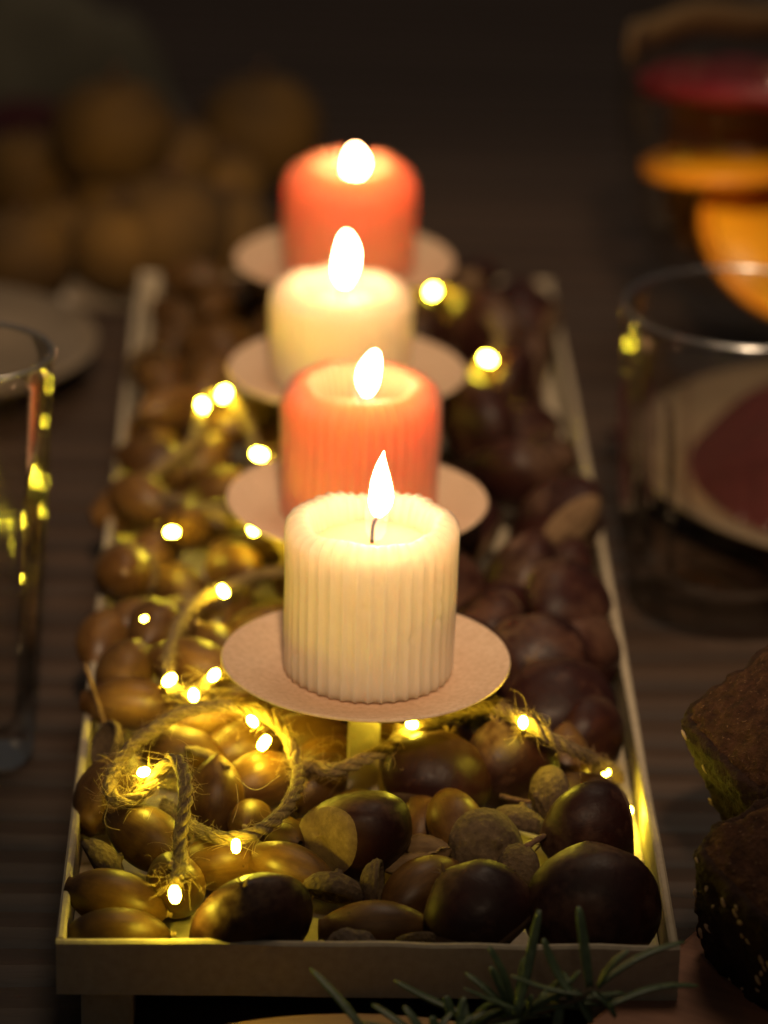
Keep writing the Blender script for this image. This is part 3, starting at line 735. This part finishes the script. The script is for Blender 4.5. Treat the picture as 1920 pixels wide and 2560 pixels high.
leds = [(1516, 1923, .95), (1308, 1806, 3.25), (1030, 1811, 2.6), (660, 1857, 2.6), (631, 1803, 2.8), (484, 1738, 2.75), (424, 1700, 2.6), (359, 1930, 2.75), (590, 2115, 2.05), (437, 2236, 2.1),
        (558, 1478, 3.1), (634, 1319, 3.0), (648, 1136, 3.0), (506, 1013, 3.2), (560, 985, 3.2), (1082, 729, 3.1), (1219, 897, 3.0), (297, 1218, 1.0), (535, 1688, 2.8), (1568, 2030, .55), (430, 1330, 2.5), (365, 1560, 2.2)]
LV, LF = lathe([(0, -.0020), (.0008, -.0017), (.0012, -.0008), (.0012, .0008), (.0008, .0017), (0, .0020)], 10)
lme = bpy.data.meshes.new('bulb'); lme.from_pydata(LV, [], LF); lme.materials.append(M['led'])
for (px, py, z) in leds:
    o = mobj('bulb', lme, None, garland); w = A(px, py, z); o.location = w+(CAMP-w).normalized()*(.0028 if py > 1700 else .005)-G0
    o.rotation_euler = (rs.uniform(.3, 1.5), 0, rs.uniform(0, 6.28))
    sc = rs.uniform(.85, 1.1); o.scale = (sc, sc, sc)

# ------------------------------------------------------------------ rosemary in front, on a round board
P0 = at(960, 2690, .012)
cB = at(960, 2519, .012); rb = .085
V, F = lathe([(0, .0002), (rb-.004, .0002), (rb, .003), (rb, .009), (rb-.0015, .0112), (rb-.004, .012), (0, .012)], 96)
o = obj('round_board', V, F, 'round_board_wood'); o.location = (cB.x-.006, cB.y-rb, 0)
tag(o, 'round light wooden board at the bottom edge, carrying the rosemary', 'board')
rose = thing('rosemary_sprig', 'green rosemary sprig in front of the tray at the lower right', 'rosemary', at(1330, 2560, .014))
RO = rose.location
def leaf(base, tipp, bow, w=.00125):
    n = 12; a, b = base-RO, tipp-RO; ax = (b-a); side = ax.cross(Vector((0, 0, 1)))
    if side.length < 1e-6: side = Vector((1, 0, 0))
    side = side.normalized(); up = side.cross(ax).normalized()
    V, F = [], []; k = 8
    for i in range(n+1):
        t = i/n; c = a+ax*t+up*(bow*math.sin(math.pi*t))
        ww = w*(.35+.65*math.sin(math.pi*min(1, .12+t*.80))**.6) if t < .97 else w*.35
        for j in range(k):
            g = 2*math.pi*j/k; yy = math.sin(g)*.42
            if abs(math.cos(g)) < .3 and yy > 0: yy *= .45       # the groove along the upper side
            V.append(c+side*(ww*math.cos(g))+up*(ww*yy))
    for i in range(n):
        for j in range(k):
            j2 = (j+1) % k; F.append((i*k+j, i*k+j2, (i+1)*k+j2, (i+1)*k+j))
    F.append(tuple(range(k))[::-1]); F.append(tuple(n*k+j for j in range(k)))
    obj('leaf', V, F, 'rosemary', rose)
def rp(px, py, z): return at(px, py, .012+z*CM)
stem = spline([rp(1060, 2640, .3), rp(1180, 2580, .5), rp(1330, 2535, .8), rp(1440, 2500, 1.3), rp(1480, 2470, 1.6)], .002)
V, F = tube([p-RO for p in stem], lambda t: .0011*(1-.4*t)); obj('stem', V, F, 'rosemary_stem', rose)
rleaves = [((1475, 2470, 1.6), (1447, 2266, 3.2), .0), ((1430, 2490, 1.4), (1358, 2346, 2.4), -.001), ((1495, 2470, 1.6), (1572, 2374, 2.4), .0012), ((1495, 2465, 1.6), (1712, 2354, 2.2), .002),
           ((1520, 2515, 1.4), (1745, 2464, 1.4), .002), ((1290, 2540, .9), (1348, 2275, 2.9), -.001), ((1285, 2520, .8), (1222, 2365, 2.1), .001), ((1275, 2530, .7), (1226, 2415, 1.6), .0005),
           ((1180, 2540, .6), (985, 2450, 1.1), -.0006), ((1050, 2600, .5), (930, 2510, .9), .0005), ((1070, 2610, .5), (1010, 2515, 1.1), .0005), ((940, 2620, .3), (776, 2420, 1.4), .001),
           ((1190, 2530, .6), (1260, 2505, .9), .0006), ((1130, 2545, .6), (1115, 2490, 1.0), 0), ((1300, 2535, .8), (1430, 2470, 1.5), .0008), ((1370, 2475, 1.3), (1430, 2452, 1.6), .0008),
           ((1310, 2540, .8), (1330, 2488, 1.3), 0), ((1290, 2545, .7), (1450, 2510, 1.2), .001), ((1210, 2570, .6), (1320, 2545, .7), 0), ((1480, 2480, 1.5), (1540, 2545, 1.0), .001),
           ((1450, 2500, 1.3), (1480, 2560, .8), 0), ((1400, 2520, 1.1), (1390, 2580, .6), 0), ((1120, 2600, .5), (1180, 2540, .9), .0005), ((1100, 2610, .4), (1080, 2540, .9), 0), ((1160, 2600, .5), (1280, 2560, .8), .0006), ((1295, 2530, .9), (1312, 2395, 1.9), .0)]
for b, t, bow in rleaves: leaf(rp(*b), rp(*t), bow)
rr = random.Random(4)
for i in range(26):
    p = stem[int(i/26*(len(stem)-1))]; a = rr.uniform(-.2, 3.3); L = rr.uniform(.010, .019)
    leaf(p, p+Vector((math.cos(a)*L, math.sin(a)*L*.55, rr.uniform(-.001, .008))), rr.uniform(-.001, .0015), rr.uniform(.0009, .0012))

# ------------------------------------------------------------------ rye bread on its board, right
bc = at(1920, 2330, .012)
V, F = box(-.0, .16, -.10, .085, .0002, .012, .002)
o = obj('cutting_board', V, F, 'board_wood', None, False); o.location = (at(1735, 2320, .012).x, at(1735, 2320, .012).y, 0); o.rotation_euler.z = R(-33)
tag(o, 'reddish brown wooden board under the dark bread at the right edge', 'board')
seedV, seedF = lathe([(math.sin(R(180*i/6)) if 0 < i < 6 else 0, math.cos(R(180*i/6))) for i in range(7)], 8, lambda r, z, a: (r*math.cos(a)*.0010, r*math.sin(a)*.0006, z*.0019))
sme = bpy.data.meshes.new('seed'); sme.from_pydata(seedV, [], seedF); sme.polygons.foreach_set('use_smooth', [True]*len(seedF)); sme.materials.append(M['seed'])
def bread(label, loc, size, rot, seed, nseed):
    import bmesh
    o = thing('bread_slice', label, 'bread', loc, 'dark bread slices'); o.rotation_euler = rot
    bm = bmesh.new(); bmesh.ops.create_grid(bm, x_segments=2, y_segments=2, size=.5); bm.free()
    n = 46; sx, sy, sz = size
    def surf(u, v, w):        # a rounded block pushed about by noise
        p = Vector((u, v, w)); q = Vector((u, v, w)); m = max(abs(u), abs(v), abs(w)); l = (abs(u)**5+abs(v)**5+abs(w)**14)**(1/5.5)
        p = q/l*1.0
        P = Vector((p.x*sx/2, p.y*sy/2, p.z*sz/2))
        d = .0012*nz((P.x*60+seed, P.y*60, P.z*60))+.0012*nz((P.x*210+seed, P.y*210, P.z*210))+.0009*nz((P.x*700, P.y*700+seed, P.z*700))
        return P+p.normalized()*d
    parts = {'crust': ([], []), 'crumb': ([], [])}
    for ax in range(3):
        for sg in (-1, 1):
            V, F = parts['crumb' if (ax == 2 and sg == 1) else 'crust']; o0 = len(V)
            for i in range(n+1):
                for j in range(n+1):
                    a, b = i/n*2-1, j/n*2-1
                    a, b = math.sin(a*math.pi/2*.999), math.sin(b*math.pi/2*.999)
                    c = [0, 0, 0]; c[ax] = sg; c[(ax+1) % 3] = a*sg; c[(ax+2) % 3] = b
                    V.append(surf(*c))
            for i in range(n):
                for j in range(n):
                    k = o0+i*(n+1)+j; F.append((k, k+n+1, k+n+2, k+1))
    for nm in ('crust', 'crumb'):
        V, F = parts[nm]; obj(nm, V, F, nm, o)
    r2 = random.Random(seed); cr = o.children
    crust = [c for c in cr if c.name.startswith('crust')][0]
    for k in range(nseed):
        sg = r2.random()
        if sg < .55: c = Vector((-1, r2.uniform(-.9, .9), r2.uniform(-.9, .8)))
        else: c = Vector((r2.uniform(-.9, .9), -1, r2.uniform(-.9, .8)))
        s = mobj('seed', sme, None, crust); s.location = surf(*c); s.rotation_mode = 'QUATERNION'
        nrm = Vector((-1, 0, 0)) if c.x == -1 else Vector((0, -1, 0))
        s.rotation_quaternion = Vector((0, 1, 0)).rotation_difference(nrm) @ Quaternion((0, 1, 0), r2.uniform(0, 6.28)); k = r2.uniform(.45, .85); s.scale = (k, k, k)
bread('dark rye bread piece at the back of the right edge, with a rough sloping top', (.1165, .0600, .0455), (.060, .046, .056), (R(6), R(-26), R(20)), 3, 14)
bread('seeded dark rye bread piece at the right edge, nearest the viewer', (.1070, .0150, .0335), (.052, .040, .038), (R(14), R(-16), R(28)), 9, 46)

# ------------------------------------------------------------------ glasses and plates
def tumbler(name, label, loc, h, rt, rb, base, facets, depth, thick, group='drinking glasses'):
    o = thing(name, label, 'glass', loc, group)
    prof = [(0, .0002), (rb*.9, .0002), (rb, .0012)]
    prof += [(rb+(rt-rb)*t, .0012+(h-.0022)*t) for t in [i/24 for i in range(1, 25)]]
    prof += [(rt-thick*.3, h), (rt-thick*.75, h-.0004)]
    prof += [(rb+(rt-rb)*t-thick, .0012+(h-.0022)*t) for t in [i/24 for i in range(24, 0, -1)] if .0012+h*t > base+.003]
    prof += [(rb*.75, base+.0006), (rb*.4, base), (0, base)]
    def f(r, z, a):
        fade = max(0, min(1, (h*.80-z)/(h*.1)))*max(0, min(1, (z-base)/.008))
        outer = r > rb*.8
        rr = r+(depth*math.cos(facets*a)*fade if outer else 0)
        return (rr*math.cos(a), rr*math.sin(a), z)
    V, F = lathe(prof, 120, f); gb_ = obj('glass_body', V, F, 'thin_glass', o)
    V, F = lathe([(rt-thick*.5+.0011*math.cos(R(45*i)), h+.0004+.0009*math.sin(R(45*i))) for i in range(9)], 90); obj('rim', V, F, 'glass_rim', o); return o
gl = at(-75, 1885, 0)
tumbler('drinking_glass', 'slender clear glass cut off by the left edge', gl, .1165, .0240, .0175, .010, 9, .0004, .0016)
gr = at(1822, 1505, 0)
tumbler('drinking_glass', 'faceted clear tumbler standing at the right edge', gr, .094, .0375, .031, .010, 14, .0016, .0028)

gb = at(1880, 915, 0)
gob = thing('goblet', 'blurred goblet of orange slices and red berries in the upper right corner', 'goblet', gb)
prof = [(0, .0003), (.030, .0003), (.031, .0015), (.010, .004), (.0055, .008), (.0052, .016), (.016, .021), (.034, .034), (.045, .056), (.0515, .080), (.0530, .100), (.0520, .124), (.0508, .1245), (.0517, .100), (.0502, .080), (.0437, .0565), (.032, .036), (.012, .026), (0, .025)]
V, F = lathe(prof, 80); obj('glass_body', V, F, 'goblet_glass', gob)
def orange_slice(label, p, d, r):
    o = thing('orange_slice', label, 'orange slice', gb+p, 'orange slices in the goblet', zaxis(d))
    V, F = lathe([(0, -.0022), (r*.88, -.0024), (r*.88, .0024), (0, .0022)], 40); obj('flesh', V, F, 'orange_flesh', o)
    V, F = lathe([(r*.885, -.0024), (r, -.0020), (r, .0020), (r*.885, .0024), (r*.885, -.0024)], 40); obj('rind', V, F, 'orange_rind', o)
orange_slice('lower and larger orange slice, bright in the blurred goblet', Vector((.004, -.014, .050)), Vector((.42, -.55, .72)), .031)
orange_slice('upper orange slice under the red berries in the blurred goblet', Vector((-.016, -.008, .076)), Vector((-.05, .10, .98)), .028)
ap = thing('lit_rim_band', 'tan half ring added for the lit back rim of the blurred goblet', 'lit_rim', gb+Vector((0, 0, .1085)))  # added band whose tan colour stands in for light on the goblet's back wall
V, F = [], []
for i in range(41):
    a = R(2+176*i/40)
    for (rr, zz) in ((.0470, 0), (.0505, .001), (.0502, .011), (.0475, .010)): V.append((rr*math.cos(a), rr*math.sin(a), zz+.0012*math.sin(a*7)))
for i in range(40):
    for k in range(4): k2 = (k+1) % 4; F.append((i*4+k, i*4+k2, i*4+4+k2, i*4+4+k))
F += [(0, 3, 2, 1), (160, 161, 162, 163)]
obj('lit_rim', V, F, 'husk', ap)
V, F = lathe([(0, .030), (.020, .032), (.030, .042), (.033, .060), (.034, .094), (0, .095)], 48, lambda r, z, a: (r*math.cos(a), r*math.sin(a)*.55+.022, z)); obj('drink', V, F, 'drink', gob)
berry = thing('berries', 'dark red band of berries near the top of the blurred goblet', 'berries', gb+Vector((-.002, .004, .102)), None, zaxis((0, .16, .98)))
V, F = lathe([(0, -.005), (.032, -.005), (.0425, -.003), (.0440, .002), (.038, .005), (0, .0045)], 60, lambda r, z, a: (r*math.cos(a), r*math.sin(a), z+.002*nz((r*90*math.cos(a), r*90*math.sin(a), 2))))
obj('berry_mass', V, F, 'cranberry', berry)

def plate(label, loc, r, extra=None):
    o = thing('dinner_plate', label, 'plate', loc)
    V, F = lathe([(0, .003), (r*.55, .003), (r*.62, .001), (r*.66, .003), (r*.98, .016), (r, .0175), (r*.985, .0185), (r*.66, .0065), (r*.60, .0052), (0, .0052)], 120)
    obj('plate_body', V, F, 'porcelain', o); return o
pr_ = at(2330, 1150, .017)
plate('pale plate behind the faceted tumbler at the right edge', (pr_.x, pr_.y, .0003), .098)
def cloth(name, label, loc, w, d, h, mat, seed, rz):
    V, F = [], []; n = 30
    for i in range(n+1):
        for j in range(n+1):
            u, v = i/n*2-1, j/n*2-1; e = max(0, 1-(u*u+v*v)**2)
            z = h*e*(.75+.35*nz((u*1.6+seed, v*1.6, 1)))
            V.append((u*w/2+.004*nz((v*3, seed, 1)), v*d/2+.004*nz((u*3, seed, 4)), z+.0006))
    for i in range(n):
        for j in range(n): k = i*(n+1)+j; F.append((k, k+n+1, k+n+2, k+1))
    k0 = len(V); V += [(0, 0, .0003)]
    ring = [i*(n+1) for i in range(n+1)]+[n*(n+1)+j for j in range(1, n+1)]+[i*(n+1)+n for i in range(n-1, -1, -1)]+[j for j in range(n-1, 0, -1)]
    for a, b in zip(ring, ring[1:]+ring[:1]): F.append((b, a, k0))
    o = obj(name, V, F, mat); o.location = loc; o.rotation_euler.z = R(rz); return tag(o, label, 'napkin')
cloth('napkin', 'dark red napkin lying on the plate at the right edge', (pr_.x-.006, pr_.y-.000, .0075), .150, .150, .036, 'red_cloth', 2, 20)
pl_ = at(-190, 850, .017)
plate('pale plate behind the slender glass at the left edge', (pl_.x, pl_.y, .0003), .060)
c = at(60, 712, .004); cloth('napkin', 'pale blurred folded napkin beyond the plate at the left', (c.x, c.y, 0), .085, .030, .010, 'porcelain', 4, 0)
c = at(110, 160, .01); cloth('napkin', 'olive grey blurred cloth in the upper left corner', (c.x, c.y, 0), .11, .12, .05, 'grey_cloth', 6, 10)
c = at(150, 270, .004); cloth('napkin', 'dark red blurred cloth below the olive grey one', (c.x, c.y, 0), .08, .05, .012, 'red_cloth', 8, 0)
# heap of golden fruit beyond the tray
def fruit(px, py, z, r, where):
    p = at(px, py, z)
    V, F = lathe([(math.sin(R(180*i/20)) if 0 < i < 20 else 0, math.cos(R(180*i/20))*.94-(.14*math.exp(-(i/2.2)**2))) for i in range(21)], 32,
                 lambda rr, zz, a: tuple(Vector((rr*math.cos(a), rr*math.sin(a), zz))*(r*(1+.05*nz((rr*math.cos(a)+px, rr*math.sin(a), zz))))))
    o = thing('fruit', 'golden brown blurred round fruit beyond the tray, '+where, 'fruit', p, 'fruit in the blurred heap')
    obj('skin', V, F, 'fruit', o); k = obj('stalk', *tube([Vector((0, 0, r*.78)), Vector((0, 0, r*1.0)), Vector((r*.08, 0, r*1.12))], r*.05, 6), 'bark', o)
for a in [(50, 640, .020, .019, 'at the left edge above the pale napkin'), (165, 590, .018, .016, 'second from the left in the lowest row'), (300, 620, .020, .019, 'lowest row, above the pale pot'),
          (425, 580, .024, .024, 'in the middle of the lowest row'), (570, 590, .020, .019, 'nearest to the rear candle dish'), (285, 340, .052, .024, 'topmost of the heap on the left'),
          (450, 400, .042, .016, 'high up, left of the rear candle'), (650, 330, .036, .025, 'high and closest to the rear candle'), (70, 450, .030, .020, 'at the left edge in the upper row'), (290, 490, .030, .017, 'in the middle, under the topmost one'), (560, 470, .030, .016, 'right of the middle in the upper row')]: fruit(*a)
c = at(380, 690, .009)
V, F = lathe([(0, .0002), (.010, .0002), (.014, .004), (.015, .010), (.012, .016), (.006, .019), (0, .0195)], 40)
o = obj('votive_cup', V, F, 'porcelain'); o.location = (c.x, c.y, 0); tag(o, 'small pale round pot behind the far left corner of the tray', 'pot')
